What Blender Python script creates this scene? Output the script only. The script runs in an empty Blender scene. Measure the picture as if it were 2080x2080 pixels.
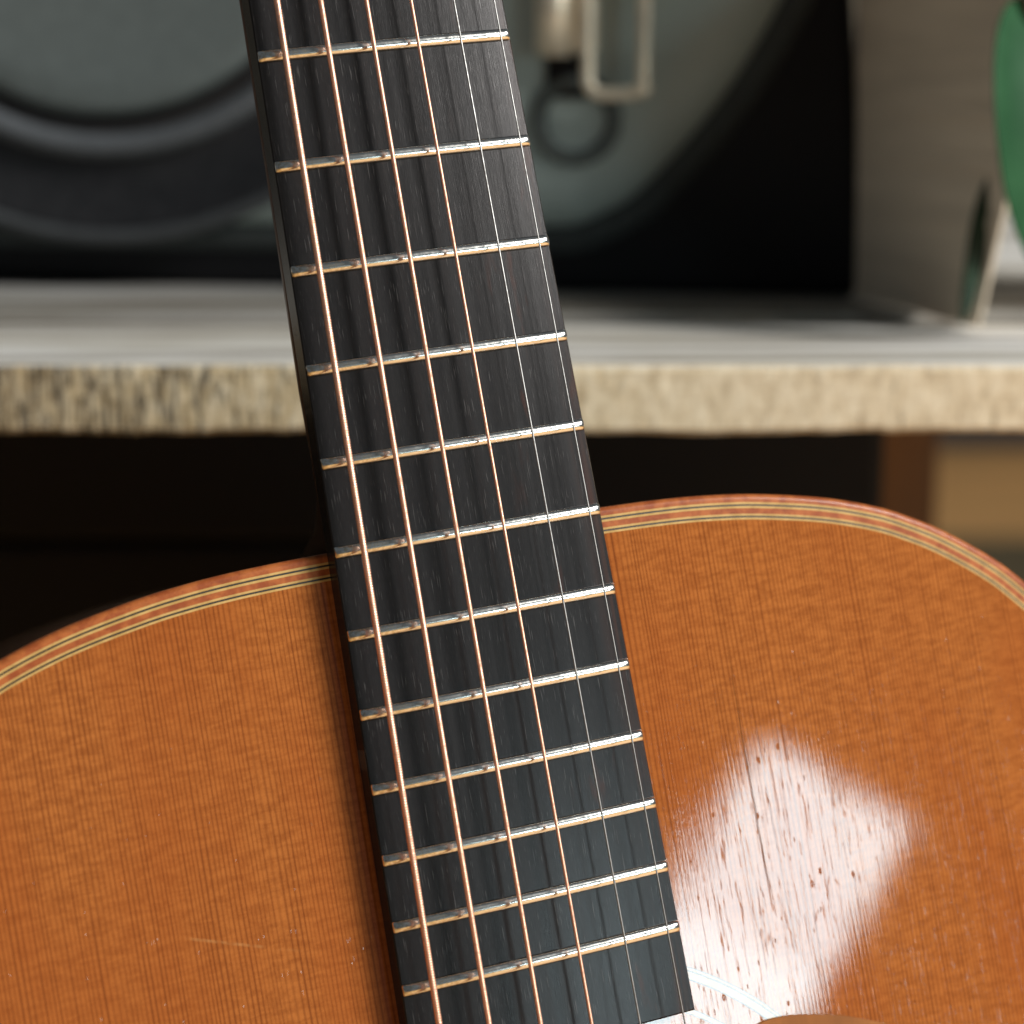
import bpy, bmesh, math, random
from mathutils import Vector, Matrix
random.seed(7)
S = bpy.context.scene
COL = S.collection
R = math.radians
MM = 0.001

# ------------------------------------------------------------------ camera
CAM_Z = 0.60
PITCH = R(12)
cam_d = bpy.data.cameras.new('camera')
cam = bpy.data.objects.new('camera', cam_d); COL.objects.link(cam)
cam.location = (0, 0, CAM_Z)
cam.rotation_euler = (R(90) - PITCH, 0, 0)
cam_d.sensor_fit = 'HORIZONTAL'
cam_d.sensor_width = 24.0
cam_d.lens = 24.0 * 4543.06 / 2080
cam_d.clip_start = 0.01; cam_d.clip_end = 60
cam_d.dof.use_dof = True
cam_d.dof.focus_distance = 0.437
cam_d.dof.aperture_fstop = 6.0
cam_d.dof.aperture_blades = 0
S.camera = cam

# ------------------------------------------------------------------ world and lamps
wd = bpy.data.worlds.new('World'); S.world = wd; wd.use_nodes = True
bg = wd.node_tree.nodes['Background']
bg.inputs[0].default_value = (0.80, 0.90, 1.0, 1); bg.inputs[1].default_value = 0.085

def area(name, loc, target, sx, sy, watts, color, xdir=None):
    d = bpy.data.lights.new(name, 'AREA'); d.shape = 'RECTANGLE'; d.size = sx; d.size_y = sy
    d.energy = watts; d.color = color
    o = bpy.data.objects.new(name, d); COL.objects.link(o)
    loc = Vector(loc); z = (loc - Vector(target)).normalized()
    x = Vector(xdir) if xdir else Vector((0, 0, 1)).cross(z)
    x = (x - z * x.dot(z)).normalized(); y = z.cross(x)
    m = Matrix((x, y, z)).transposed().to_4x4(); m.translation = loc
    o.matrix_world = m
    return o
# small bright window pane whose mirror image lies on the lacquered top
PANE = (0.73, 0.94, 1.0)
area('window_pane', (1.8078, -1.3257, 0.1550 + CAM_Z), (0.1479, 0.3438, -0.3112 + CAM_Z), 0.222, 0.24, 2.6, PANE, xdir=(0.6191, 0.4325, -0.6556))
area('window_pane', (1.7074, -1.4806, -0.0421 + CAM_Z), (0.0475, 0.1890, -0.5082 + CAM_Z), 0.222, 0.30, 4.1, PANE, xdir=(0.6191, 0.4325, -0.6556))
# large soft daylight from the right, above the camera
area('daylight', (1.87, -0.46, 1.25 + CAM_Z), (0.05, 0.45, -0.10 + CAM_Z), 0.66, 0.66, 74, (1.0, 0.985, 0.96))

S.view_settings.view_transform = 'Standard'; S.view_settings.look = 'None'
S.view_settings.exposure = 0.18; S.view_settings.gamma = 1.0
S.cycles.use_denoising = True
S.cycles.max_bounces = 6
S.cycles.sample_clamp_indirect = 6

# ------------------------------------------------------------------ node helper
class NT:
    def __init__(self, name):
        self.m = bpy.data.materials.new(name); self.m.use_nodes = True
        self.t = self.m.node_tree; self.n = self.t.nodes; self.l = self.t.links
        self.bsdf = self.n['Principled BSDF']
        tc = self.n.new('ShaderNodeTexCoord'); self.obj = tc.outputs['Object']; self.gen = tc.outputs['Generated']
    def set(self, **kw):
        for k, v in kw.items():
            i = self.bsdf.inputs[k.replace('_', ' ')]
            if hasattr(v, 'is_linked'): self.l.new(v, i)
            else: i.default_value = (*v, 1) if isinstance(v, tuple) and len(v) == 3 else v
    def put(self, sock, v):
        if hasattr(v, 'is_linked'): self.l.new(v, sock)
        else: sock.default_value = (*v, 1) if isinstance(v, tuple) and len(v) == 3 and sock.type == 'RGBA' else v
    def scale(self, vec, s, off=(0, 0, 0)):
        k = self.n.new('ShaderNodeMapping'); k.vector_type = 'POINT'
        self.l.new(vec, k.inputs[0]); k.inputs['Scale'].default_value = s; k.inputs['Location'].default_value = off
        return k.outputs[0]
    def noise(self, vec, sc=1.0, det=2.0, rough=0.5, dist=0.0):
        k = self.n.new('ShaderNodeTexNoise'); self.l.new(vec, k.inputs['Vector'])
        k.inputs['Scale'].default_value = sc; k.inputs['Detail'].default_value = det
        k.inputs['Roughness'].default_value = rough; k.inputs['Distortion'].default_value = dist
        return k.outputs['Fac']
    def voro(self, vec, sc=1.0, rnd=1.0):
        k = self.n.new('ShaderNodeTexVoronoi'); self.l.new(vec, k.inputs['Vector']); k.inputs['Scale'].default_value = sc
        k.inputs['Randomness'].default_value = rnd
        return k.outputs['Distance'], k.outputs['Color']
    def math(self, op, a, b=0.0, c=0.0):
        k = self.n.new('ShaderNodeMath'); k.operation = op
        for i, v in enumerate((a, b, c)): self.put(k.inputs[i], v)
        return k.outputs[0]
    def sep(self, v):
        k = self.n.new('ShaderNodeSeparateXYZ'); self.l.new(v, k.inputs[0]); return k.outputs
    def rng(self, v, a, b, c=0.0, d=1.0, smooth=True):
        k = self.n.new('ShaderNodeMapRange'); k.interpolation_type = 'SMOOTHSTEP' if smooth else 'LINEAR'
        self.put(k.inputs['Value'], v)
        for nm, x in zip(('From Min', 'From Max', 'To Min', 'To Max'), (a, b, c, d)): k.inputs[nm].default_value = x
        return k.outputs['Result']
    def mix(self, f, a, b, mode='MIX'):
        k = self.n.new('ShaderNodeMix'); k.data_type = 'RGBA'; k.blend_type = mode
        self.put(k.inputs['Factor'], f); self.put(k.inputs['A'], a); self.put(k.inputs['B'], b) if False else None
        ins = [i for i in k.inputs if i.type == 'RGBA']
        self.put(ins[0], a); self.put(ins[1], b)
        return [o for o in k.outputs if o.type == 'RGBA'][0]
    def ramp(self, f, stops):
        k = self.n.new('ShaderNodeValToRGB'); self.l.new(f, k.inputs[0]); e = k.color_ramp.elements
        while len(e) < len(stops): e.new(0.5)
        for el, (p, c) in zip(e, stops): el.position = p; el.color = (*c, 1)
        return k.outputs[0]
    def bump(self, h, strength=0.3, dist=0.001, normal=None):
        k = self.n.new('ShaderNodeBump'); self.l.new(h, k.inputs['Height'])
        k.inputs['Strength'].default_value = strength; k.inputs['Distance'].default_value = dist
        if normal is not None: self.l.new(normal, k.inputs['Normal'])
        return k.outputs[0]

def plain(name, col, rough=0.5, metal=0.0, spec=0.5, grain=None, amt=0.15):
    t = NT(name); c = col
    if grain:
        n = t.noise(t.scale(t.obj, grain), 1.0, 4, 0.6)
        c = t.mix(t.rng(n, 0.3, 0.7), tuple(x * (1 - amt) for x in col), tuple(min(1, x * (1 + amt)) for x in col))
        t.set(Roughness=t.rng(n, 0.3, 0.7, rough * 0.85, min(1, rough * 1.15)))
    else: t.set(Roughness=rough)
    t.set(Base_Color=c, Metallic=metal, Specular_IOR_Level=spec)
    return t.m

# ---- cedar soundboard
def mat_cedar():
    t = NT('cedar_top')
    v = t.scale(t.obj, (1000, 1000, 1000))
    x, y, z = t.sep(v)[:3]
    wob = t.noise(t.scale(v, (0.10, 0.012, 0)), 1, 2)
    vary = t.noise(t.scale(v, (0.07, 0.0008, 0)), 1, 2)
    g = t.math('ADD', x, t.math('ADD', t.math('MULTIPLY', wob, 1.2), t.math('MULTIPLY', vary, 5.5)))
    w = t.math('SINE', t.math('MULTIPLY', g, 2 * math.pi / 0.92))
    w = t.math('POWER', t.math('ADD', t.math('MULTIPLY', w, 0.5), 0.5), 2.4)
    st = t.noise(t.scale(v, (0.55, 0.010, 0), (3, 1, 0)), 1, 2)
    lines = t.math('MULTIPLY', w, t.rng(st, 0.32, 0.70, 0.40, 1.0))
    silk = t.noise(t.scale(v, (0.20, 0.62, 0)), 1, 5, 0.68, 0.3)
    fine = t.noise(t.scale(v, (4.0, 0.7, 0)), 1, 2)
    big = t.noise(t.scale(v, (0.035, 0.012, 0)), 1, 2)
    base = t.mix(t.rng(silk, 0.33, 0.68), (0.290, 0.086, 0.0175), (0.430, 0.142, 0.031))
    base = t.mix(t.math('MULTIPLY', t.rng(fine, 0.35, 0.7), 0.35), base, (0.50, 0.175, 0.042))
    base = t.mix(t.math('MULTIPLY', t.rng(big, 0.38, 0.68), 0.50), base, (0.34, 0.085, 0.016))
    colr = t.mix(t.math('MULTIPLY', lines, 0.74), base, (0.135, 0.032, 0.008))
    sc = t.math('ABSOLUTE', t.math('SUBTRACT', t.math('ADD', y, t.math('MULTIPLY', t.math('ADD', x, 50.0), 0.335)), -429.6))
    scr = t.math('MULTIPLY', t.rng(sc, 0.45, 0.1), t.math('MULTIPLY', t.rng(x, -68, -64), t.rng(x, -42, -58)))
    scr = t.math('MULTIPLY', scr, t.rng(t.noise(t.scale(v, (0.5, 0.5, 0), (2, 2, 0)), 1, 3), 0.35, 0.6))
    colr = t.mix(t.math('MULTIPLY', scr, 0.26), colr, (0.62, 0.36, 0.14))
    # one long drying check in the top, with a finer companion
    wob2 = t.math('MULTIPLY', t.math('SUBTRACT', t.noise(t.scale(v, (0, 0.06, 0)), 1, 3), 0.5), 1.3)
    def crack(x0, y0, y1, wd_):
        dx = t.math('ABSOLUTE', t.math('SUBTRACT', t.math('ADD', x, wob2), x0))
        a = t.rng(dx, wd_, wd_ * 0.25)
        return t.math('MULTIPLY', a, t.math('MULTIPLY', t.rng(y, y0, y0 + 12), t.rng(y, y1, y1 - 40)))
    c1 = crack(52.0, -446, -376, 0.20); c2 = crack(57.2, -428, -410, 0.16)
    cr = t.math('MAXIMUM', c1, c2)
    colr = t.mix(t.math('MULTIPLY', cr, 0.75), colr, (0.05, 0.014, 0.005))
    # dings and pick wear
    wearx = t.rng(x, 22, 40); wear = t.math('MULTIPLY', wearx, t.rng(y, -385, -425))
    d1, col1 = t.voro(t.scale(v, (0.42, 0.19, 0)))
    keep = t.rng(t.sep(col1)[0], 0.70, 0.72)
    pit = t.math('MULTIPLY', t.rng(d1, 0.16, 0.05), keep)
    dd, cold = t.voro(t.scale(v, (1.15, 0.26, 0), (5, 3, 0)))
    pit2 = t.math('MULTIPLY', t.rng(dd, 0.17, 0.06), t.rng(t.sep(cold)[1], 0.82, 0.84))
    pits = t.math('MULTIPLY', t.math('MAXIMUM', pit, pit2), t.math('ADD', t.math('MULTIPLY', wear, 0.85), 0.13))
    ridge = t.noise(t.scale(v, (1.5, 0.055, 0), (9, 2, 0)), 1, 2)
    chk = t.math('MULTIPLY', t.rng(t.math('ABSOLUTE', t.math('SUBTRACT', ridge, 0.60)), 0.016, 0.0), wear)
    crk = t.noise(t.scale(v, (2.2, 0.85, 0)), 1, 3, 0.6, 0.8)
    crk_amt = t.math('MULTIPLY', t.math('MULTIPLY', t.rng(x, 56, 34), t.rng(x, 18, 26)), t.rng(y, -400, -425))
    colr = t.mix(t.math('MULTIPLY', pits, 0.55), colr, (0.20, 0.05, 0.012))
    h = t.math('MULTIPLY', lines, -0.0010)
    h = t.math('ADD', h, t.math('MULTIPLY', pits, -0.11))
    h = t.math('ADD', h, t.math('MULTIPLY', chk, -0.012))
    h = t.math('ADD', h, t.math('MULTIPLY', cr, -0.10))
    h = t.math('ADD', h, t.math('MULTIPLY', t.math('MULTIPLY', crk, crk_amt), 0.004))
    h = t.math('ADD', h, t.math('MULTIPLY', t.noise(t.scale(v, (0.9, 0.09, 0)), 1, 2), 0.0028))
    h = t.math('ADD', h, t.math('MULTIPLY', t.noise(t.scale(v, (0.05, 0.03, 0)), 1, 1), 0.035))
    nb = t.bump(h, 1.0, MM)
    t.set(Base_Color=colr, Roughness=0.6, Specular_IOR_Level=0.0, Coat_Weight=1.0, Coat_Roughness=0.035, Coat_IOR=1.5,
          Coat_Normal=nb, Normal=nb)
    return t.m

def mat_band(name, a, b, coat=0.8, fleck=0.6):
    t = NT(name); v = t.scale(t.obj, (1000, 1000, 1000))
    n = t.noise(v, 0.35, 4, 0.6); n2 = t.noise(t.scale(v, (0.25, 0.9, 0.9)), 1, 3)
    c = t.mix(t.rng(n, 0.35, 0.65), a, b); c = t.mix(t.math('MULTIPLY', t.rng(n2, 0.56, 0.68), fleck), c, tuple(x * 0.35 for x in a))
    t.set(Base_Color=c, Roughness=0.45, Coat_Weight=coat, Coat_Roughness=0.035 if coat == 1.0 else 0.12, Specular_IOR_Level=0.2,
          Normal=t.bump(n, 0.3, 0.0002 if coat < 1.0 else 0.00001))
    return t.m

def mat_ebony():
    t = NT('ebony'); v = t.scale(t.obj, (1000, 1000, 1000)); x, y, z = t.sep(v)[:3]
    pore = t.noise(t.scale(v, (5.0, 0.16, 0)), 1, 2, 0.5)
    streak = t.noise(t.scale(v, (0.5, 0.012, 0)), 1, 3)
    fine = t.noise(t.scale(v, (9.0, 0.5, 0), (4, 4, 0)), 1, 2)
    c = t.mix(t.rng(streak, 0.3, 0.7), (0.0120, 0.0122, 0.0128), (0.0165, 0.0165, 0.0172))
    c = t.mix(t.math('MULTIPLY', t.rng(fine, 0.45, 0.75), 0.4), c, (0.030, 0.029, 0.029))
    c = t.mix(t.math('MULTIPLY', t.rng(pore, 0.645, 0.70), 0.75), c, (0.085, 0.085, 0.085))
    edge = t.math('MULTIPLY', t.rng(x, 22.5, 26.5), t.rng(streak, 0.42, 0.62))
    c = t.mix(t.math('MULTIPLY', edge, 0.8), c, (0.040, 0.020, 0.015))
    pt = t.noise(t.scale(v, (0.25, 0.05, 0), (11, 7, 0)), 1, 3)
    c = t.mix(t.math('MULTIPLY', t.math('MULTIPLY', t.rng(x, 8, 16), t.rng(pt, 0.60, 0.70)), 0.6), c, (0.045, 0.016, 0.010))
    h = t.math('ADD', t.math('MULTIPLY', fine, 0.01), t.math('MULTIPLY', pore, 0.012))
    t.set(Base_Color=c, Roughness=t.rng(streak, 0.3, 0.7, 0.235, 0.27), Specular_IOR_Level=0.23, Specular_Tint=(1.0, 0.97, 0.96, 1.0), Normal=t.bump(h, 0.8, MM))
    return t.m

def mat_metal(name, col, rough, grime=None, sc=400):
    t = NT(name); n = t.noise(t.scale(t.obj, (sc, sc, sc)), 1, 3, 0.6)
    c = t.mix(t.rng(n, 0.5, 0.7), col, grime or tuple(x * 0.75 for x in col))
    t.set(Base_Color=c, Metallic=1.0, Roughness=t.rng(n, 0.3, 0.75, rough, rough * 1.7))
    return t.m

def mat_fret():
    t = NT('nickel_silver'); v = t.scale(t.obj, (1000, 1000, 1000)); x = t.sep(v)[0]
    n = t.noise(v, 1.6, 4, 0.65)
    dirty = t.math('MULTIPLY', t.rng(n, 0.42, 0.60), t.rng(x, -4, -24))
    c = t.mix(dirty, (0.84, 0.83, 0.78), (0.60, 0.54, 0.42))
    t.set(Base_Color=c, Metallic=1.0, Roughness=t.rng(n, 0.35, 0.75, 0.16, 0.22))
    return t.m

def mat_plank_top(name, k):
    t = NT(name); v = t.scale(t.obj, (1000, 1000, 1000))
    n = t.noise(t.scale(v, (0.004, 0.045, 0.075)), 1, 6, 0.68); n2 = t.noise(t.scale(v, (0.02, 0.05, 0.05), (3, 0, 0)), 1, 4)
    c = t.ramp(n, [(0.34, tuple(k * q for q in (0.27, 0.215, 0.145))), (0.46, tuple(k * q for q in (0.56, 0.54, 0.48))), (0.60, tuple(k * q for q in (0.74, 0.73, 0.70)))])
    n3 = t.noise(t.scale(v, (0.0035, 0.085, 0.085), (7, 5, 0)), 1, 4, 0.6)
    c = t.mix(t.math('MULTIPLY', t.rng(n3, 0.49, 0.60), 0.72), c, tuple(k * q for q in (0.22, 0.19, 0.145)))
    c = t.mix(t.math('MULTIPLY', t.rng(n2, 0.5, 0.68), 0.25), c, tuple(k * q for q in (0.44, 0.41, 0.34)))
    t.set(Base_Color=c, Roughness=0.6, Specular_IOR_Level=0.35, Normal=t.bump(n, 0.6, 0.001))
    return t.m
def mat_plank_edge():
    t = NT('rough_sawn_edge'); v = t.scale(t.obj, (1000, 1000, 1000)); x = t.sep(v)[0]
    n = t.noise(t.scale(v, (0.30, 0.3, 0.13)), 1, 5, 0.65, 0.3); ck = t.noise(t.scale(v, (0.75, 0.1, 0.085), (4, 0, 2)), 1, 5, 0.7, 0.5)
    c = t.ramp(n, [(0.32, (0.33, 0.235, 0.115)), (0.46, (0.64, 0.515, 0.315)), (0.62, (0.82, 0.71, 0.50))])
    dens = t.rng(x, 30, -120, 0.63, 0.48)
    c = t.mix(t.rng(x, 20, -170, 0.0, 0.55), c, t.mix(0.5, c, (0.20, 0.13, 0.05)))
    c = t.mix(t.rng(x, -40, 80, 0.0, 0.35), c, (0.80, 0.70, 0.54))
    dk = t.math('MULTIPLY', t.rng(t.math('SUBTRACT', ck, dens), 0.0, 0.06), 0.88)
    c = t.mix(dk, c, (0.035, 0.03, 0.024))
    t.set(Base_Color=c, Roughness=0.85, Specular_IOR_Level=0.2, Normal=t.bump(n, 0.2, 0.0010))
    return t.m

M = {}
M['cedar'] = mat_cedar()
M['redwood'] = mat_band('reddish_binding_wood', (0.28, 0.066, 0.018), (0.42, 0.125, 0.032), 0.12, 0.2)
M['light'] = mat_band('pale_purfling_wood', (0.47, 0.29, 0.090), (0.58, 0.38, 0.135), 0.25, 0.0)
M['dark'] = plain('black_purfling', (0.014, 0.012, 0.008), 0.4)
M['side'] = mat_band('dark_red_side_wood', (0.075, 0.022, 0.010), (0.12, 0.034, 0.014))
M['neck'] = mat_band('brown_neck_wood', (0.055, 0.026, 0.012), (0.085, 0.040, 0.018), 0.3)
M['rosette'] = mat_band('pale_rosette_wood', (0.27, 0.135, 0.042), (0.35, 0.19, 0.065), 1.0, 0.0)
M['rosetteline'] = mat_band('dark_rosette_line', (0.05, 0.03, 0.02), (0.07, 0.04, 0.025), 1.0, 0.0)
M['ebony'] = mat_ebony()
M['fret'] = mat_fret()
M['bronze'] = mat_metal('phosphor_bronze', (0.98, 0.58, 0.42), 0.38, sc=900)
M['steel'] = mat_metal('plain_steel', (0.42, 0.415, 0.40), 0.36, sc=900)
M['inside'] = plain('bare_inner_wood', (0.20, 0.10, 0.045), 0.8)
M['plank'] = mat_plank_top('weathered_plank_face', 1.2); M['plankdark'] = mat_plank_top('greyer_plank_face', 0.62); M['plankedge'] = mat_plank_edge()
M['legwood'] = plain('brown_leg_wood', (0.13, 0.060, 0.018), 0.6, grain=(60, 60, 6), amt=0.3)
M['grey'] = plain('grey_green_panel', (0.34, 0.40, 0.375), 0.5, grain=(900, 900, 900), amt=0.08)
M['cone'] = plain('grey_speaker_cone', (0.115, 0.135, 0.130), 0.6, grain=(300, 300, 300), amt=0.08)
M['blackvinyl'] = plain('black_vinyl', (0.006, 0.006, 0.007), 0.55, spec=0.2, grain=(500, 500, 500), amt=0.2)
M['rubber'] = plain('black_rubber', (0.014, 0.014, 0.015), 0.42, grain=(300, 300, 300), amt=0.2)
M['rim'] = plain('charcoal_ring', (0.095, 0.102, 0.108), 0.42, grain=(300, 300, 300), amt=0.1)
M['ringdark'] = plain('dim_charcoal_ring', (0.045, 0.048, 0.050), 0.45, grain=(300, 300, 300), amt=0.1)
M['shade_band'] = plain('dark_grey_shade', (0.050, 0.056, 0.054), 0.7, spec=0.2, grain=(300, 300, 300), amt=0.15)
M['ring'] = plain('latch_shadow_grey', (0.085, 0.098, 0.092), 0.8, grain=(300, 300, 300), amt=0.2)
M['brass'] = plain('dull_nickel_brass', (0.88, 0.79, 0.62), 0.42, metal=0.55, grain=(250, 250, 250), amt=0.12)
M['board'] = plain('grey_brown_board', (0.78, 0.66, 0.50), 0.75, grain=(9, 9, 90), amt=0.10)
M['leaf'] = None
M['pot'] = plain('terracotta_pot_clay', (0.35, 0.16, 0.09), 0.8, grain=(90, 90, 90))
M['soil'] = plain('dark_soil', (0.03, 0.022, 0.015), 0.95, grain=(400, 400, 400), amt=0.5)
M['floor'] = plain('tan_floor_wood', (0.80, 0.44, 0.16), 0.5, grain=(2, 30, 1), amt=0.25)
M['rug'] = plain('olive_rug_wool', (0.13, 0.10, 0.05), 0.95, grain=(60, 60, 60), amt=0.25)
M['wall'] = plain('beige_wall_paint', (0.32, 0.28, 0.20), 0.8, grain=(8, 8, 8), amt=0.06)
M['skirt'] = plain('dark_skirting_paint', (0.020, 0.022, 0.026), 0.5)
M['guard'] = None

def mat_leaf():
    t = NT('leaf_green'); v = t.scale(t.obj, (1000, 1000, 1000))
    n = t.noise(v, 0.06, 3); c = t.mix(t.rng(n, 0.3, 0.7), (0.014, 0.062, 0.024), (0.024, 0.088, 0.036))
    t.set(Base_Color=c, Roughness=0.6, Specular_IOR_Level=0.15, Subsurface_Weight=0.0, Normal=t.bump(n, 0.2, 0.002))
    return t.m
M['leaf'] = mat_leaf()
M['darkleaf'] = plain('dark_leaf_green', (0.010, 0.030, 0.012), 0.5, grain=(80, 80, 80), amt=0.3)
def mat_guard():
    return plain('amber_guard', (0.30, 0.115, 0.034), 0.55, spec=0.15, grain=(120, 20, 20), amt=0.2)
M['guard'] = mat_guard()

# ------------------------------------------------------------------ object helpers
def link(name, mesh, parent=None, mats=(), smooth=False):
    o = bpy.data.objects.new(name, mesh); COL.objects.link(o)
    for m in mats: mesh.materials.append(m)
    if parent is not None: o.parent = parent
    if smooth:
        for p in mesh.polygons: p.use_smooth = True
    return o
def from_bm(name, bm, parent=None, mats=(), smooth=False):
    me = bpy.data.meshes.new(name); bmesh.ops.recalc_face_normals(bm, faces=bm.faces[:]); bm.to_mesh(me); bm.free()
    return link(name, me, parent, mats, smooth)
def from_py(name, v, f, parent=None, mats=(), smooth=False):
    me = bpy.data.meshes.new(name); me.from_pydata(v, [], f); me.update()
    return link(name, me, parent, mats, smooth)
def empty(name, label, cat, matrix=None, loc=None, group=None):
    o = bpy.data.objects.new(name, None); COL.objects.link(o); o.empty_display_size = 0.05
    o['label'] = label; o['category'] = cat
    if group: o['group'] = group
    if matrix is not None: o.matrix_world = matrix
    if loc is not None: o.location = loc
    return o
def box_bm(x0, x1, y0, y1, z0, z1, bevel=0.0, seg=2):
    bm = bmesh.new(); bmesh.ops.create_cube(bm, size=1)
    for v in bm.verts:
        v.co = Vector((x0 + (v.co.x + .5) * (x1 - x0), y0 + (v.co.y + .5) * (y1 - y0), z0 + (v.co.z + .5) * (z1 - z0)))
    if bevel: bmesh.ops.bevel(bm, geom=bm.edges[:], offset=bevel, segments=seg, affect='EDGES', profile=0.5)
    return bm
def tube(name, pts, rad, parent, mats, n=10, close=False):
    """pts: list of Vector, rad: float or list"""
    V = []; F = []; m = len(pts)
    up = Vector((0.13, 0.21, 0.97))
    for i, p in enumerate(pts):
        a = pts[(i - 1) % m] if (close or i > 0) else pts[i]; b = pts[(i + 1) % m] if (close or i < m - 1) else pts[i]
        d = (b - a).normalized(); s = d.cross(up).normalized(); u = s.cross(d)
        r = rad[i] if isinstance(rad, (list, tuple)) else rad
        for k in range(n):
            t = 2 * math.pi * k / n; V.append(p + s * (r * math.cos(t)) + u * (r * math.sin(t)))
    for i in range(m if close else m - 1):
        j = (i + 1) % m
        for k in range(n):
            F.append((i * n + k, i * n + (k + 1) % n, j * n + (k + 1) % n, j * n + k))
    if not close: F.append(tuple(range(n - 1, -1, -1))); F.append(tuple((m - 1) * n + k for k in range(n)))
    return from_py(name, [tuple(v) for v in V], F, parent, mats, True)
def lathe(name, prof, parent, mats, n=96, axis='Z', centre=(0, 0, 0)):
    V = []; F = []; m = len(prof)
    for i in range(n):
        t = 2 * math.pi * i / n
        for (r, h) in prof:
            if axis == 'Z': V.append((centre[0] + r * math.cos(t), centre[1] + r * math.sin(t), centre[2] + h))
            else: V.append((centre[0] + r * math.cos(t), centre[1] - h, centre[2] + r * math.sin(t)))
    for i in range(n):
        j = (i + 1) % n
        for k in range(m - 1): F.append((i * m + k, j * m + k, j * m + k + 1, i * m + k + 1))
    o = from_py(name, V, F, parent, mats, True)
    bm = bmesh.new(); bm.from_mesh(o.data); bmesh.ops.remove_doubles(bm, verts=bm.verts[:], dist=1e-6)
    bmesh.ops.recalc_face_normals(bm, faces=bm.faces[:]); bm.to_mesh(o.data); bm.free()
    for p in o.data.polygons: p.use_smooth = True
    return o

# ------------------------------------------------------------------ the setting
TABLE_Z = CAM_Z - 0.0871
fl = from_bm('floor', box_bm(-4, 4, -3, 3.3, -0.05, 0.0), None, [M['floor']]); fl['kind'] = 'structure'
wl = from_bm('wall', box_bm(-4, 4, 3.3, 3.4, 0.0, 2.6), None, [M['wall']]); wl['kind'] = 'structure'
from_bm('skirting_board', box_bm(-4, 4, 3.28, 3.298, 0.001, 0.14, 0.004), wl, [M['skirt']])
rg = from_bm('rug', box_bm(-0.6, 2.2, 1.5, 2.62, 0.001, 0.012, 0.004), None, [M['rug']])
rg['label'] = 'flat olive brown rug on the tan floor beyond the table'; rg['category'] = 'rug'

# ------------------------------------------------------------------ table
tb = empty('plank_table', 'weathered whitewashed plank table with thick rough sawn front edge', 'table', loc=(0, 0.6, 0))
TX0, TX1 = -0.75, 0.80
def plank(y0, y1, th, front=False, face='plank'):
    bm = bmesh.new()
    nx, nz = (520, 14) if front else (40, 1)
    z1 = TABLE_Z + (0 if front else 0.0012); z0 = TABLE_Z - th; rnd = random.Random(int(y0 * 1000))
    grid = []
    prev = 0
    wob = [0.0]
    for i in range(nx): wob.append(wob[-1] * 0.93 + rnd.gauss(0, 0.00010))
    for i in range(nx + 1):
        x = TX0 + (TX1 - TX0) * i / nx; row = []
        for k in range(nz + 1):
            f = k / nz; z = z0 + (z1 - z0) * f; y = y0
            if front:
                z += (1 - f) * wob[i] * 1.3 + (wob[-1 - i] * 0.5 if k == nz else 0)
                if 0 < k < nz: y += rnd.gauss(0, 0.00006)
                if k == 0: y += 0.0008 + abs(rnd.gauss(0, 0.0004))
                if k == nz: y += 0.0006
            row.append(bm.verts.new((x, y - 0.6, z)))
        row.append(bm.verts.new((x, y0 - 0.6 + 0.0025, z1 + 0.0003)))
        row.append(bm.verts.new((x, y1 - 0.6 - 0.002, z1 + 0.0003))); row.append(bm.verts.new((x, y1 - 0.6, z1 - 0.002))); row.append(bm.verts.new((x, y1 - 0.6, z0)))
        grid.append(row)
    n = len(grid[0])
    for i in range(nx):
        for k in range(n):
            a, b = grid[i], grid[i + 1]; k2 = (k + 1) % n
            f = bm.faces.new((a[k], b[k], b[k2], a[k2])); f.material_index = 1 if (k < nz and front) else 0
    bm.faces.new(grid[0]); bm.faces.new(grid[-1][::-1])
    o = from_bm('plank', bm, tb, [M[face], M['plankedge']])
    return o
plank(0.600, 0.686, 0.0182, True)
plank(0.704, 0.806, 0.018, False, 'plankdark')
for y0, y1 in ((0.810, 0.905), (0.909, 1.012), (1.016, 1.11)): plank(y0, y1, 0.018)
from_bm('light_stop_strip', box_bm(TX0 + 0.01, TX1 - 0.01, 0.0875, 0.1025, TABLE_Z - 0.017, TABLE_Z - 0.003), tb, [M['legwood']])  # added strip in the plank gap that stops light leaking through
for x, y in ((-0.66, 0.70), (-0.66, 1.05), (0.70, 0.70), (0.184, 1.04)):
    from_bm('leg', box_bm(x - 0.014, x + 0.014, y - 0.62, y - 0.58, 0.0, TABLE_Z - 0.0195, 0.002), tb, [M['legwood']])
from_bm('crossbar', box_bm(-0.69, 0.73, 0.495, 0.505, TABLE_Z - 0.058, TABLE_Z - 0.019, 0.002), tb, [M['skirt']])

bx = empty('under_table_dark_box', 'black box added to stand in for the dark under the table', 'box', loc=(-0.3, 0.9, 0))  # added black box fills the shaded space under the table
from_bm('added_dark_body', box_bm(-0.45, 0.424, -0.15, 0.15, 0.0, 0.43, 0.004), bx, [M['blackvinyl']])
from_bm('added_dark_lid', box_bm(-0.453, 0.427, -0.153, 0.153, 0.4305, 0.475, 0.004), bx, [M['blackvinyl']])

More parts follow.
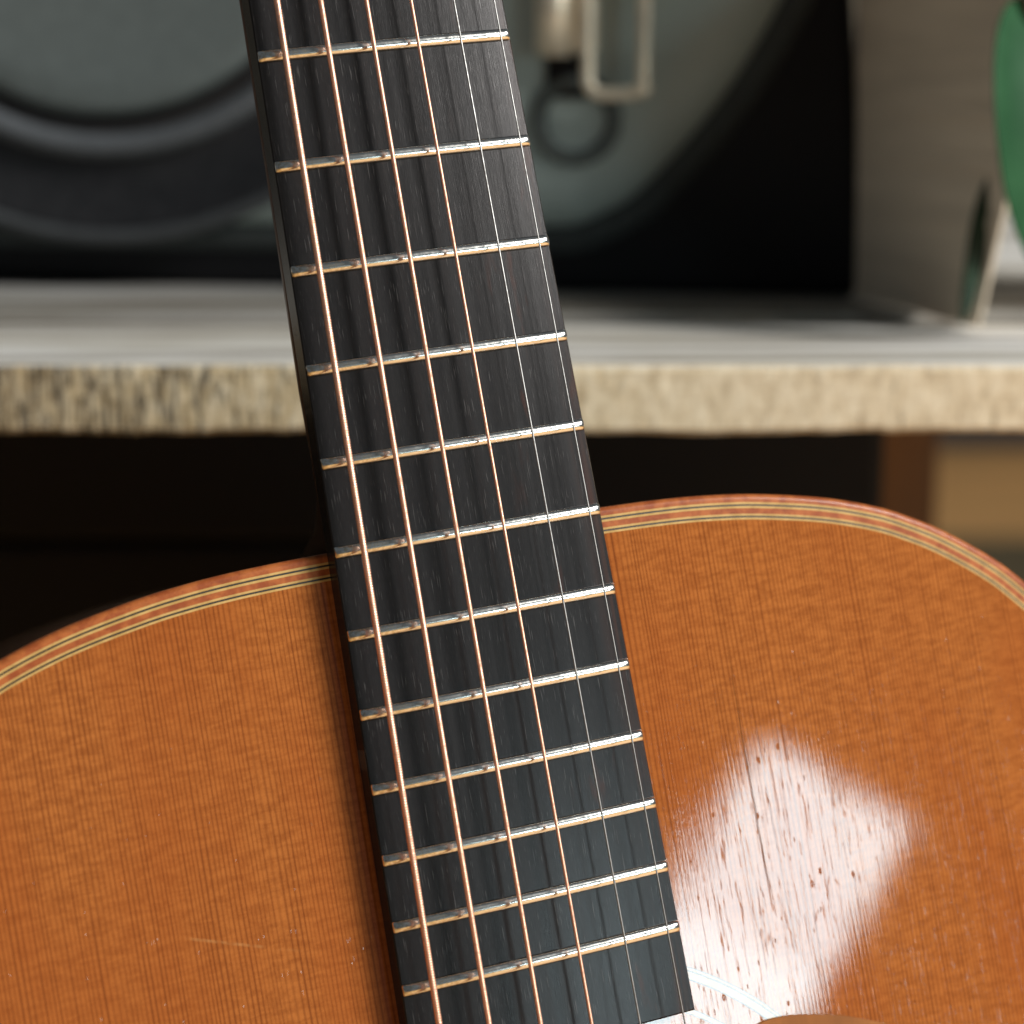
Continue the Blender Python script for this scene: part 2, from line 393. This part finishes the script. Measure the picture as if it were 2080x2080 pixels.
# ------------------------------------------------------------------ speaker cabinet
ca = empty('speaker_cabinet', 'black speaker cabinet with grey front and round grey cone on the table', 'speaker',
           matrix=Matrix.Translation((0.119, 0.740, TABLE_Z + 0.0018)) @ Matrix.Rotation(R(-9), 4, 'Z'))
def cab_shell():
    bm = bmesh.new()
    pr = [(-0.44, 0), (0.0, 0), (-0.030, 0.31), (-0.42, 0.31)]
    a = [bm.verts.new((x, 0.006, z)) for x, z in pr]; b = [bm.verts.new((x, 0.14, z)) for x, z in pr]
    bm.faces.new(a); bm.faces.new(b[::-1])
    for i in range(4): bm.faces.new((a[i], b[i], b[(i + 1) % 4], a[(i + 1) % 4]))
    bmesh.ops.bevel(bm, geom=bm.edges[:], offset=0.005, segments=3, affect='EDGES', profile=0.5)
    return bm
from_bm('shell', cab_shell(), ca, [M['blackvinyl']], True)
def cab_panel():  # lower right corner cut away; the black shell there stands in for shadow
    out = [(-0.405, 0.028), (-0.395, 0.0235), (-0.375, 0.0225), (-0.33, 0.0222), (-0.28, 0.0222), (-0.23, 0.0222), (-0.18, 0.0222), (-0.14, 0.0222), (-0.115, 0.0222), (-0.10, 0.0230), (-0.091, 0.0265), (-0.0790, 0.0335), (-0.0630, 0.050), (-0.0475, 0.070), (-0.0345, 0.092),
           (-0.0235, 0.116), (-0.0160, 0.145), (-0.0140, 0.17), (-0.0150, 0.20), (-0.018, 0.23), (-0.023, 0.255), (-0.034, 0.275), (-0.05, 0.288), (-0.07, 0.294), (-0.10, 0.296), (-0.16, 0.296), (-0.22, 0.296), (-0.28, 0.296), (-0.33, 0.296), (-0.37, 0.294), (-0.39, 0.288), (-0.402, 0.272), (-0.406, 0.24), (-0.407, 0.20), (-0.407, 0.15), (-0.407, 0.10), (-0.407, 0.06), (-0.4065, 0.04)]
    # smooth closed loop, then a soft rounded edge towards the shell
    P = [Vector(p) for p in out]; L = []
    n = len(P)
    for i in range(n):
        p0, p1, p2, p3 = P[i - 1], P[i], P[(i + 1) % n], P[(i + 2) % n]
        for s in range(6):
            t = s / 6
            L.append(0.5 * ((2 * p1) + (p2 - p0) * t + (2 * p0 - 5 * p1 + 4 * p2 - p3) * t * t + (3 * p1 - p0 - 3 * p2 + p3) * t ** 3))
    m = len(L); cen = Vector((-0.21, 0.16)); V = []; F = []
    steps = 8; wid = 0.024; dep = 0.014
    for k in range(steps + 1):
        a = math.pi / 2 * k / steps
        ins = wid * (1 - math.cos(a)); y = 0.004 - dep * math.sin(a)
        for i in range(m):
            tdir = (L[(i + 1) % m] - L[i - 1]).normalized(); nrm = Vector((-tdir.y, tdir.x))
            q = L[i] + nrm * ins
            V.append((q.x, y, q.y))
    for k in range(steps):
        for i in range(m):
            j = (i + 1) % m; F.append((k * m + i, k * m + j, (k + 1) * m + j, (k + 1) * m + i))
    F.append(tuple(steps * m + i for i in range(m)))
    V2 = []; F2 = []
    for k, (ins, y) in enumerate(((0.002, 0.0035), (-0.002, 0.0010), (-0.006, 0.0015), (-0.009, 0.0050), (-0.010, 0.0075))):
        for i in range(m):
            tdir = (L[(i + 1) % m] - L[i - 1]).normalized(); nrm = Vector((-tdir.y, tdir.x)); q = L[i] + nrm * ins
            V2.append((q.x, y, max(q.y, 0.006)))
    for k in range(4):
        for i in range(m):
            j = (i + 1) % m; F2.append((k * m + i, k * m + j, (k + 1) * m + j, (k + 1) * m + i))
    return V, F, V2, F2
V, F, V2, F2 = cab_panel(); from_py('front_panel', V, F, ca, [M['grey']], True)
from_py('shade_band', V2, F2, ca, [M['shade_band']], True)  # grey band added to grade the panel into its shadowed corner
SC = (-0.259, -0.0102, 0.142)   # cone centre on the panel
lathe('speaker_frame', [(0.1215, -0.002), (0.1215, 0.0025), (0.1200, 0.0028), (0.1185, 0.0005), (0.0975, 0.0004)], ca, [M['rubber']], axis='Y', centre=SC)
lathe('outer_ring', [(0.1262, 0.0), (0.1260, 0.0042), (0.1246, 0.0060), (0.1226, 0.0060), (0.1212, 0.0042), (0.1210, 0.0010)], ca, [M['ringdark']], axis='Y', centre=SC)
lathe('surround', [(0.0975, 0.0005), (0.0972, 0.003), (0.0955, 0.0055), (0.0930, 0.0065), (0.0905, 0.0055), (0.0893, 0.003), (0.0890, 0.0006)], ca, [M['rim']], axis='Y', centre=SC)
lathe('gasket', [(0.0890, 0.0006), (0.0835, 0.0006), (0.0830, 0.0025)], ca, [M['rubber'], M['cone']], axis='Y', centre=SC)
lathe('cone', [(0.0829, 0.0010), (0.0820, 0.0035), (0.0795, 0.0045), (0.070, 0.0040), (0.05, 0.0015), (0.0, 0.0005)], ca, [M['cone']], axis='Y', centre=SC)
lt = from_bm('latch', box_bm(-0.1105, -0.0905, -0.0147, -0.0102, 0.080, 0.140, 0.0015), ca, [M['brass']], True)
def bail_path():
    pts = []
    def arc(cx, cz, r, a0, a1, n=8):
        for i in range(n + 1):
            a = R(a0 + (a1 - a0) * i / n); pts.append(Vector((cx + r * math.cos(a), -0.0207, cz + r * math.sin(a))))
    pts.append(Vector((-0.0925, -0.0177, 0.128))); pts.append(Vector((-0.0925, -0.0207, 0.105)))
    arc(-0.0875, 0.0722, 0.005, 180, 270); arc(-0.0795, 0.0722, 0.005, 270, 360)
    pts.append(Vector((-0.0745, -0.0207, 0.098)))
    pts.append(Vector((-0.0745, -0.0167, 0.103)))
    return pts
tube('wire_bail', bail_path(), 0.0021, lt, [M['brass']])
tube('bail_hinge', [Vector((-0.084, -0.0167, 0.1035)), Vector((-0.066, -0.0167, 0.1035))], 0.003, lt, [M['brass']])
tube('hinge_knuckle', [Vector((-0.1035, -0.0167, 0.079)), Vector((-0.1035, -0.0167, 0.110))], 0.0052, lt, [M['brass']])
bmk = bmesh.new(); bmesh.ops.create_uvsphere(bmk, u_segments=16, v_segments=10, radius=0.003)
for q in bmk.verts: q.co += Vector((-0.0748, -0.0210, 0.0688))
from_bm('glint_ball', bmk, lt, [M['brass']], True)  # ball added at the bend to carry the bright glint
from_bm('latch_shadow_tab', box_bm(-0.1075, -0.0935, -0.0125, -0.0098, 0.0655, 0.0795, 0.001), lt, [M['blackvinyl']])  # dark tab added in place of the latch plate's shadow
tube('latch_shadow_ring', [Vector((-0.0975 + 0.0125 * math.cos(a), -0.0108, 0.0585 + 0.0125 * math.sin(a))) for a in [2 * math.pi * i / 40 for i in range(40)]],
     0.0026, ca, [M['ring']], close=True)  # soft shadow of the latch loop, built as a dim ring

# ------------------------------------------------------------------ thin board standing on edge right of the cabinet
def board():
    o = empty('standing_board', 'thin grey brown board standing on edge right of the black cabinet', 'board', loc=(0.119, 0.733, TABLE_Z + 0.0012))
    d = Vector((0.020, -0.065, 0)); d.normalize(); nrm = Vector((-d.y, d.x, 0)) * -0.0013
    prof = [(-0.020, 0.0006), (0.069, 0.0006), (0.075, 0.018), (0.083, 0.040), (0.094, 0.085), (0.099, 0.14), (0.095, 0.21), (-0.02, 0.21)]
    bm = bmesh.new()
    a = [bm.verts.new(d * s + Vector((0, 0, z))) for s, z in prof]; b = [bm.verts.new(d * s + Vector((0, 0, z)) - nrm) for s, z in prof]
    bm.faces.new(a); bm.faces.new(b[::-1]); n = len(prof)
    for i in range(n): bm.faces.new((a[i], b[i], b[(i + 1) % n], a[(i + 1) % n]))
    bmesh.ops.bevel(bm, geom=bm.edges[:], offset=0.0006, segments=1, affect='EDGES')
    from_bm('panel', bm, o, [M['board']])
    # raised battens across the board
    for z, s1 in ((0.030, 0.0785), (0.047, 0.0835), (0.062, 0.0875)):
        q = bmesh.new(); vs = []
        for s, zz, w in ((0.0, z, 0.0), (s1, z, 0.0), (s1, z + 0.004, 0.0), (0.0, z + 0.004, 0.0)):
            vs.append((d * s + Vector((0, 0, zz))))
        aa = [q.verts.new(p + nrm * 0.02) for p in vs]; bb = [q.verts.new(p + nrm * 0.35) for p in vs]
        q.faces.new(aa); q.faces.new(bb[::-1])
        for i in range(4): q.faces.new((aa[i], bb[i], bb[(i + 1) % 4], aa[(i + 1) % 4]))
        from_bm('batten', q, o, [M['board']])
board()

# ------------------------------------------------------------------ plant
pl = empty('potted_plant', 'potted plant with one broad glossy green leaf beside the board', 'plant', loc=(0.265, 0.70, TABLE_Z + 0.0020))
lathe('pot', [(0.0, 0.0), (0.034, 0.0), (0.036, 0.003), (0.047, 0.070), (0.051, 0.071), (0.051, 0.085), (0.047, 0.085), (0.045, 0.072), (0.0, 0.070)], pl, [M['pot']], n=48)
lathe('soil', [(0.044, 0.0735), (0.03, 0.076), (0.0, 0.078)], pl, [M['soil']], n=24)
def leaf(name, spine, width, side, mat, cup=0.25, nw=8):
    """spine: world points; width: half widths; side: sideways direction"""
    V = []; F = []; n = len(spine); base = Vector(pl.location)
    for i in range(n):
        d = (spine[min(i + 1, n - 1)] - spine[max(i - 1, 0)]).normalized(); s = (side - d * side.dot(d)).normalized(); u = s.cross(d)
        for k in range(nw + 1):
            t = -1 + 2 * k / nw; V.append(tuple(spine[i] + s * (width[i] * t) + u * (width[i] * cup * t * t) - base))
    w = nw + 1
    for i in range(n - 1):
        for k in range(nw): F.append((i * w + k, i * w + k + 1, (i + 1) * w + k + 1, (i + 1) * w + k))
    o = from_py(name, V, F, pl, [mat], True)
    md = o.modifiers.new('thickness', 'SOLIDIFY'); md.thickness = 0.0012; md.offset = 0
    sb = o.modifiers.new('smooth', 'SUBSURF'); sb.levels = 1; sb.render_levels = 2
    return o
def px(x, y, Y):
    """world point seen at pixel (x, y) of a 1932 px wide picture at forward distance Y"""
    a, b = (x - 966) / 4220, (y - 966) / 4220
    dx, dy, dz = a, math.cos(PITCH) - b * math.sin(PITCH), -math.sin(PITCH) - b * math.cos(PITCH)
    k = Y / dy
    return Vector((dx * k, Y, CAM_Z + dz * k))
bs = Vector(pl.location) + Vector((0, 0, 0.075))
sp = [px(1955, -10, .655), px(1950, 30, .648), px(1950, 90, .640), px(1952, 170, .634), px(1958, 250, .632), px(1966, 330, .632), px(1975, 410, .634), px(1985, 480, .638), px(1995, 540, .642)]
leaf('leaf', sp, [0.001, 0.0095, 0.0145, 0.0168, 0.0172, 0.0160, 0.0130, 0.0080, 0.0014], Vector((1, 0.35, 0)), M['leaf'], -0.35)
tube('stem', [bs, bs + Vector((-0.012, -0.01, 0.06)), bs + Vector((-0.05, -0.03, 0.085)), px(1962, -25, .662), sp[0]], [0.002, 0.0018, 0.0015, 0.0012, 0.001], pl, [M['darkleaf']], 8)
sp2 = [px(1905, 285, .668), px(1884, 320, .666), px(1866, 370, .664), px(1855, 420, .663), px(1845, 470, .663), px(1836, 520, .663), px(1824, 575, .663), px(1815, 612, .664)]
leaf('leaf', sp2, [0.0010, 0.0022, 0.0034, 0.0037, 0.0035, 0.0029, 0.0022, 0.0006], Vector((1, 0.2, 0)), M['darkleaf'], 0.2, 4)
tube('stem', [bs + Vector((0.01, 0, 0)), bs + Vector((-0.02, 0.0, 0.03)), px(1935, 250, .672), sp2[0]], [0.0018, 0.0014, 0.001, 0.0008], pl, [M['darkleaf']], 8)
cc = px(1838, 258, .672)
tube('tendril', [cc + Vector((0.0046 * math.cos(a), 0.002 * math.sin(a), 0.0046 * math.sin(a))) for a in [R(20 + 300 * i / 24) for i in range(25)]] + [px(1900, 300, .672), px(1935, 250, .673)], 0.0009, pl, [M['darkleaf']], 8)

# ------------------------------------------------------------------ the guitar
GM = Matrix(((0.9313853, -0.1705857, 0.3215928, -0.0690070),
             (0.3544102, 0.2231104, -0.9080832, 0.5044716),
             (0.0831553, 0.9597511, 0.2682591, 0.2494327 + CAM_Z), (0, 0, 0, 1)))
gt = empty('acoustic_guitar', 'orange cedar top acoustic guitar with black fingerboard leaning in front of the table', 'guitar', matrix=GM)
SCALE = 645.0
def fy(n): return -SCALE * (1 - 2 ** (-n / 12))
def half(y): return (42.9 + (54 - 42.9) * (-y) / (SCALE / 2)) / 2
BEND = -458.9           # lower end of the fingerboard
ZT = -6.3               # soundboard plane
EDGE = -0.75            # fingerboard surface at its edges
RAD = 406.0
def camber(x, y): h = half(y); return EDGE + (h * h - x * x) / (2 * RAD)

# outline of the body (right half, mm), top joint to bottom
HALF = [(0, -357.2), (15, -357.25), (30, -357.4), (45, -357.9), (56, -358.8), (66, -360.2), (80, -363.1), (92, -366.9), (100, -370.6), (107, -374.6), (116, -381.0), (123, -387.4),
        (133, -399), (140, -414), (143.5, -434), (142.5, -456), (137.5, -480), (130, -505), (123.5, -530), (121, -552), (123, -576), (131, -604), (145, -636),
        (163, -668), (179, -702), (189, -736), (190.5, -766), (183, -796), (164, -821), (132, -838), (92, -845), (45, -847.3), (0, -847.8)]
def spline(P, per):
    L = []; n = len(P)
    for i in range(n):
        p0, p1, p2, p3 = P[i - 1], P[i], P[(i + 1) % n], P[(i + 2) % n]
        for s in range(per):
            t = s / per
            L.append(0.5 * ((2 * p1) + (p2 - p0) * t + (2 * p0 - 5 * p1 + 4 * p2 - p3) * t * t + (3 * p1 - p0 - 3 * p2 + p3) * t ** 3))
    return L
P = [Vector(p) for p in HALF] + [Vector((-x, y)) for x, y in HALF[-2:0:-1]]
OUT = spline(P, 8); NO = len(OUT)
NRM = []
for i in range(NO):
    d = (OUT[(i + 1) % NO] - OUT[i - 1]).normalized(); NRM.append(Vector((d.y, -d.x)))
cx = Vector((0, -600))
if (OUT[NO // 4] + NRM[NO // 4] - cx).length > (OUT[NO // 4] - cx).length: NRM = [-n for n in NRM]
def loop(off, z): return [(OUT[i].x + NRM[i].x * off, OUT[i].y + NRM[i].y * off, z) for i in range(NO)]
def strip(name, rings, mat, parent, smooth=True):
    V = []; F = []
    for r in rings: V += [tuple(c * MM for c in p) for p in r]
    for k in range(len(rings) - 1):
        for i in range(NO):
            j = (i + 1) % NO; F.append((k * NO + i, k * NO + j, (k + 1) * NO + j, (k + 1) * NO + i))
    o = from_py(name, V, F, parent, [mat], False)
    bm = bmesh.new(); bm.from_mesh(o.data); bmesh.ops.recalc_face_normals(bm, faces=bm.faces[:])
    up = sum(f.normal.z for f in bm.faces)
    if up < 0: bmesh.ops.reverse_faces(bm, faces=bm.faces[:])
    bm.to_mesh(o.data); bm.free()
    if smooth:
        for p in o.data.polygons: p.use_smooth = True
    return o
# binding with a rounded outer edge
rr = 1.15
rings = [loop(1.75, ZT - 0.6), loop(1.75, ZT)] if False else [loop(1.75, ZT)]
for k in range(7):
    a = math.pi / 2 * k / 6
    rings.append(loop(rr - rr * math.sin(a), ZT - rr + rr * math.cos(a)))
rings += [loop(0, ZT - 5.2)]
strip('binding', rings, M['redwood'], gt)
def lines(name, o0, ws, mats):
    p = None; o = o0
    for i, (w, m) in enumerate(zip(ws, mats)):
        # inlaid lines stand a hair proud or low so that their joints read
        dz = 0.02 if m is M['light'] else -0.015
        rg_ = [loop(o, ZT), loop(o + 0.03, ZT + dz), loop(o + w - 0.03, ZT + dz), loop(o + w, ZT)]
        q = strip(name if i == 0 else 'purfling_line', rg_, m, gt if i == 0 else p, False)
        if i == 0: p = q
        o += w
    return o
o1 = lines('purfling', 1.75, (0.45, 0.36, 0.45), (M['light'], M['dark'], M['light']))
strip('wood_band', [loop(o1, ZT), loop(o1 + 1.15, ZT)], M['redwood'], gt, False)
o2 = lines('purfling', o1 + 1.15, (0.42, 0.36, 0.42), (M['light'], M['dark'], M['light']))
# side and back
sd = strip('side', [loop(0.25, ZT - 5.2), loop(0.25, -103), loop(1.5, -105)], M['side'], gt)
bk = bmesh.new(); vs = [bk.verts.new(tuple(c * MM for c in p)) for p in loop(1.5, -105)]; bk.faces.new(vs)
from_bm('back', bk, gt, [M['side']])
# soundboard with the sound hole
HC = Vector((0, -511)); HR = 49.0
def soundboard():
    bm = bmesh.new()
    a = [bm.verts.new(tuple(c * MM for c in p)) for p in loop(o2, ZT)]
    n = 96; b = [bm.verts.new(((HC.x + HR * math.cos(2 * math.pi * i / n)) * MM, (HC.y + HR * math.sin(2 * math.pi * i / n)) * MM, ZT * MM)) for i in range(n)]
    E = [bm.edges.new((a[i], a[(i + 1) % len(a)])) for i in range(len(a))] + [bm.edges.new((b[i], b[(i + 1) % n])) for i in range(n)]
    bmesh.ops.triangle_fill(bm, use_beauty=True, use_dissolve=False, edges=E, normal=(0, 0, 1))
    low = [bm.verts.new((v.co.x, v.co.y, (ZT - 2.8) * MM)) for v in b]
    for i in range(n): bm.faces.new((b[i], b[(i + 1) % n], low[(i + 1) % n], low[i]))
    for f in bm.faces:
        if abs(f.normal.z) > 0.9 and f.normal.z < 0: f.normal_flip()
    me = bpy.data.meshes.new('soundboard'); bm.to_mesh(me); bm.free()
    return link('soundboard', me, gt, [M['cedar']])
soundboard()
def ring(name, r0, r1, mat, parent, dz=0.03, n=160):
    V = []; F = []
    for r, z in ((r0, -0.05), (r0, dz), (r1, dz), (r1, -0.05)):
        for i in range(n):
            a = 2 * math.pi * i / n; V.append(((HC.x + r * math.cos(a)) * MM, (HC.y + r * math.sin(a)) * MM, (ZT + z) * MM))
    for k in range(3):
        for i in range(n): F.append((k * n + i, (k + 1) * n + i, (k + 1) * n + (i + 1) % n, k * n + (i + 1) % n))
    return from_py(name, V, F, parent, [mat])
rs = ring('rosette', 65.2, 66.6, M['rosette'], gt)
for r0, r1, m in ((64.95, 65.2, 'rosetteline'), (66.6, 66.85, 'rosetteline'), (66.85, 67.3, 'rosette'), (67.3, 67.5, 'rosetteline'), (58.6, 58.8, 'rosetteline'), (58.8, 59.6, 'rosette'), (59.6, 59.8, 'rosetteline')):
    ring('rosette_line', r0, r1, M[m], rs, 0.025)
# clear pick guard
def guard():
    pts = [Vector(p) for p in ((42.6, -469), (42.2, -465.6), (43.6, -463.9), (47.5, -463.2), (54, -463.9), (64, -466.5), (76, -472), (88, -482), (97, -498), (98, -520), (88, -548), (70, -562), (56, -552), (59, -530), (60, -511), (54.5, -488), (46.5, -474))]
    L = spline([p + Vector((0, -2.4)) for p in pts], 5); n = len(L); bm = bmesh.new()
    lo = [bm.verts.new((p.x * MM, p.y * MM, (ZT + 0.06) * MM)) for p in L]; hi = [bm.verts.new((p.x * MM, p.y * MM, (ZT + 0.5) * MM)) for p in L]
    bm.faces.new(lo[::-1]); top = bm.faces.new(hi)
    for i in range(n): bm.faces.new((lo[i], lo[(i + 1) % n], hi[(i + 1) % n], hi[i]))
    bmesh.ops.bevel(bm, geom=[e for e in top.edges], offset=0.0003, segments=2, affect='EDGES')
    from_bm('pick_guard', bm, gt, [M['guard']])
guard()

# fingerboard
def fingerboard():
    ys = [0 - i * 8 for i in range(58)] + [BEND + 0.3, BEND]
    ys = [y for y in ys if y > BEND + 0.4] + [BEND + 0.35, BEND]
    V = []; F = []; nx = 20
    for r, y in enumerate(ys):
        h = half(y); drop = 0.35 if r == len(ys) - 1 else 0.0
        prof = [(-h, ZT + 0.02)]
        prof += [(-h, EDGE - 0.3)]
        for k in range(nx + 1):
            x = -h + 0.25 + (2 * h - 0.5) * k / nx; prof.append((x, camber(x, y) - drop))
        prof += [(h, EDGE - 0.3), (h, ZT + 0.02)]
        V += [(x * MM, y * MM, z * MM) for x, z in prof]
    m = nx + 5
    for r in range(len(ys) - 1):
        for k in range(m - 1): F.append((r * m + k, (r + 1) * m + k, (r + 1) * m + k + 1, r * m + k + 1))
        F.append((r * m + m - 1, (r + 1) * m + m - 1, (r + 1) * m, r * m))
    F.append(tuple(range(m))); F.append(tuple((len(ys) - 1) * m + k for k in range(m - 1, -1, -1)))
    o = from_py('fingerboard', V, F, gt, [M['ebony']])
    bm = bmesh.new(); bm.from_mesh(o.data); bmesh.ops.recalc_face_normals(bm, faces=bm.faces[:]); bm.to_mesh(o.data); bm.free()
    return o
fb = fingerboard()
FW, FH = 1.18, 1.05
def fret(n):
    y0 = fy(n); h = half(y0) - 0.12; V = []; F = []
    xs = [-h, -h + 0.08, -h + 0.2, -h + 0.4, -h + 0.7, -h + 1.1] + [(-h + 1.6) + (2 * h - 3.2) * i / 24 for i in range(25)] + [h - 1.1, h - 0.7, h - 0.4, h - 0.2, h - 0.08, h]
    ns = 12
    for x in xs:
        e = min(h - x, h + x); t = min(1.0, e / 1.1); s = 0.34 + 0.66 * math.sqrt(max(0.0, 1 - (1 - t) ** 2)); ws = 0.70 + 0.30 * math.sqrt(max(0, 1 - (1 - min(1, e / 0.5)) ** 2))
        zb = camber(x, y0)
        for k in range(ns + 1):
            a = math.pi * k / ns
            c = math.cos(a); sn = math.sin(a)
            V.append((x * MM, (y0 + FW * ws * c) * MM, (zb - 0.02 + FH * s * (sn ** 0.8)) * MM))
    m = ns + 1
    for i in range(len(xs) - 1):
        for k in range(ns): F.append((i * m + k, (i + 1) * m + k, (i + 1) * m + k + 1, i * m + k + 1))
    F.append(tuple(range(m))); F.append(tuple((len(xs) - 1) * m + k for k in range(m - 1, -1, -1)))
    o = from_py('fret', V, F, fb, [M['fret']], True)
    bm = bmesh.new(); bm.from_mesh(o.data); bmesh.ops.recalc_face_normals(bm, faces=bm.faces[:]); bm.to_mesh(o.data); bm.free()
    return o
for n in range(8, 21): fret(n)

# strings: wound ones carry real wrap turns where the camera sees them
def sz(y): return 1.8 + 4.5 * (-y) / SCALE
def string(x0, x1, dia, pitch, mat, label):
    r = dia / 2; ys = []
    if pitch:
        ys = [0, -60, -120, -180, -215]; y = -225.0
        while y > -475: ys.append(y); y -= pitch / 4
        ys += [-500, -560, -600, -640]
    else: ys = [-i * 20 for i in range(33)]
    n = 10; V = []; F = []
    for y in ys:
        x = x0 + (x1 - x0) * (-y) / SCALE; z = sz(y)
        for k in range(n):
            t = 2 * math.pi * k / n; q = r
            if pitch and -475 < y < -225:
                q = r * (0.86 + 0.14 * abs(math.cos(math.pi * (y / pitch + k / n))) ** 0.7 * 1.0)
            V.append(((x + q * math.cos(t)) * MM, y * MM, (z + q * math.sin(t)) * MM))
    for i in range(len(ys) - 1):
        for k in range(n): F.append((i * n + k, (i + 1) * n + k, (i + 1) * n + (k + 1) % n, i * n + (k + 1) % n))
    o = from_py('string', V, F, gt, [mat], True)
    bm = bmesh.new(); bm.from_mesh(o.data); bmesh.ops.recalc_face_normals(bm, faces=bm.faces[:]); bm.to_mesh(o.data); bm.free()
    o['label'] = label
string(-17.52, -27.47, 1.34, 0.50, M['bronze'], 'thickest wound bronze string')
string(-10.35, -16.71, 1.15, 0.37, M['bronze'], 'second thickest wound bronze string')
string(-2.58, -5.61, 0.95, 0.31, M['bronze'], 'third wound bronze string')
string(4.92, 5.67, 0.72, 0.25, M['bronze'], 'thinnest wound bronze string')
string(12.33, 16.41, 0.42, 0, M['steel'], 'thicker plain steel string')
string(19.58, 26.35, 0.33, 0, M['steel'], 'thinnest plain steel string')

# neck and heel
def neck():
    V = []; F = []; ns = 20
    ys = [0, -60, -140, -220, -290, -325, -338, -346, -352, -357]
    deep = [20, 20.5, 21.5, 22.5, 23.5, 26, 32, 42, 60, 92]
    for y, d in zip(ys, deep):
        h = half(y) - 0.35
        if y < -330: h = h * (1 - 0.12 * (-330 - y) / 27)
        for k in range(ns + 1):
            a = math.pi * k / ns
            V.append((h * math.cos(a) * MM, y * MM, (ZT - (d - 0) * math.sin(a) ** 0.9) * MM))
    m = ns + 1
    for i in range(len(ys) - 1):
        for k in range(ns): F.append((i * m + k, (i + 1) * m + k, (i + 1) * m + k + 1, i * m + k + 1))
        F.append((i * m + ns, (i + 1) * m + ns, (i + 1) * m, i * m))
    F.append(tuple(range(m))); F.append(tuple((len(ys) - 1) * m + k for k in range(m - 1, -1, -1)))
    o = from_py('neck', V, F, gt, [M['neck']], True)
    bm = bmesh.new(); bm.from_mesh(o.data); bmesh.ops.recalc_face_normals(bm, faces=bm.faces[:]); bm.to_mesh(o.data); bm.free()
neck()
# bridge below the frame, where the strings end
br = from_bm('bridge', box_bm(-0.078, 0.078, -0.664, -0.632, ZT * MM, (ZT + 8) * MM, 0.002), gt, [M['ebony']])
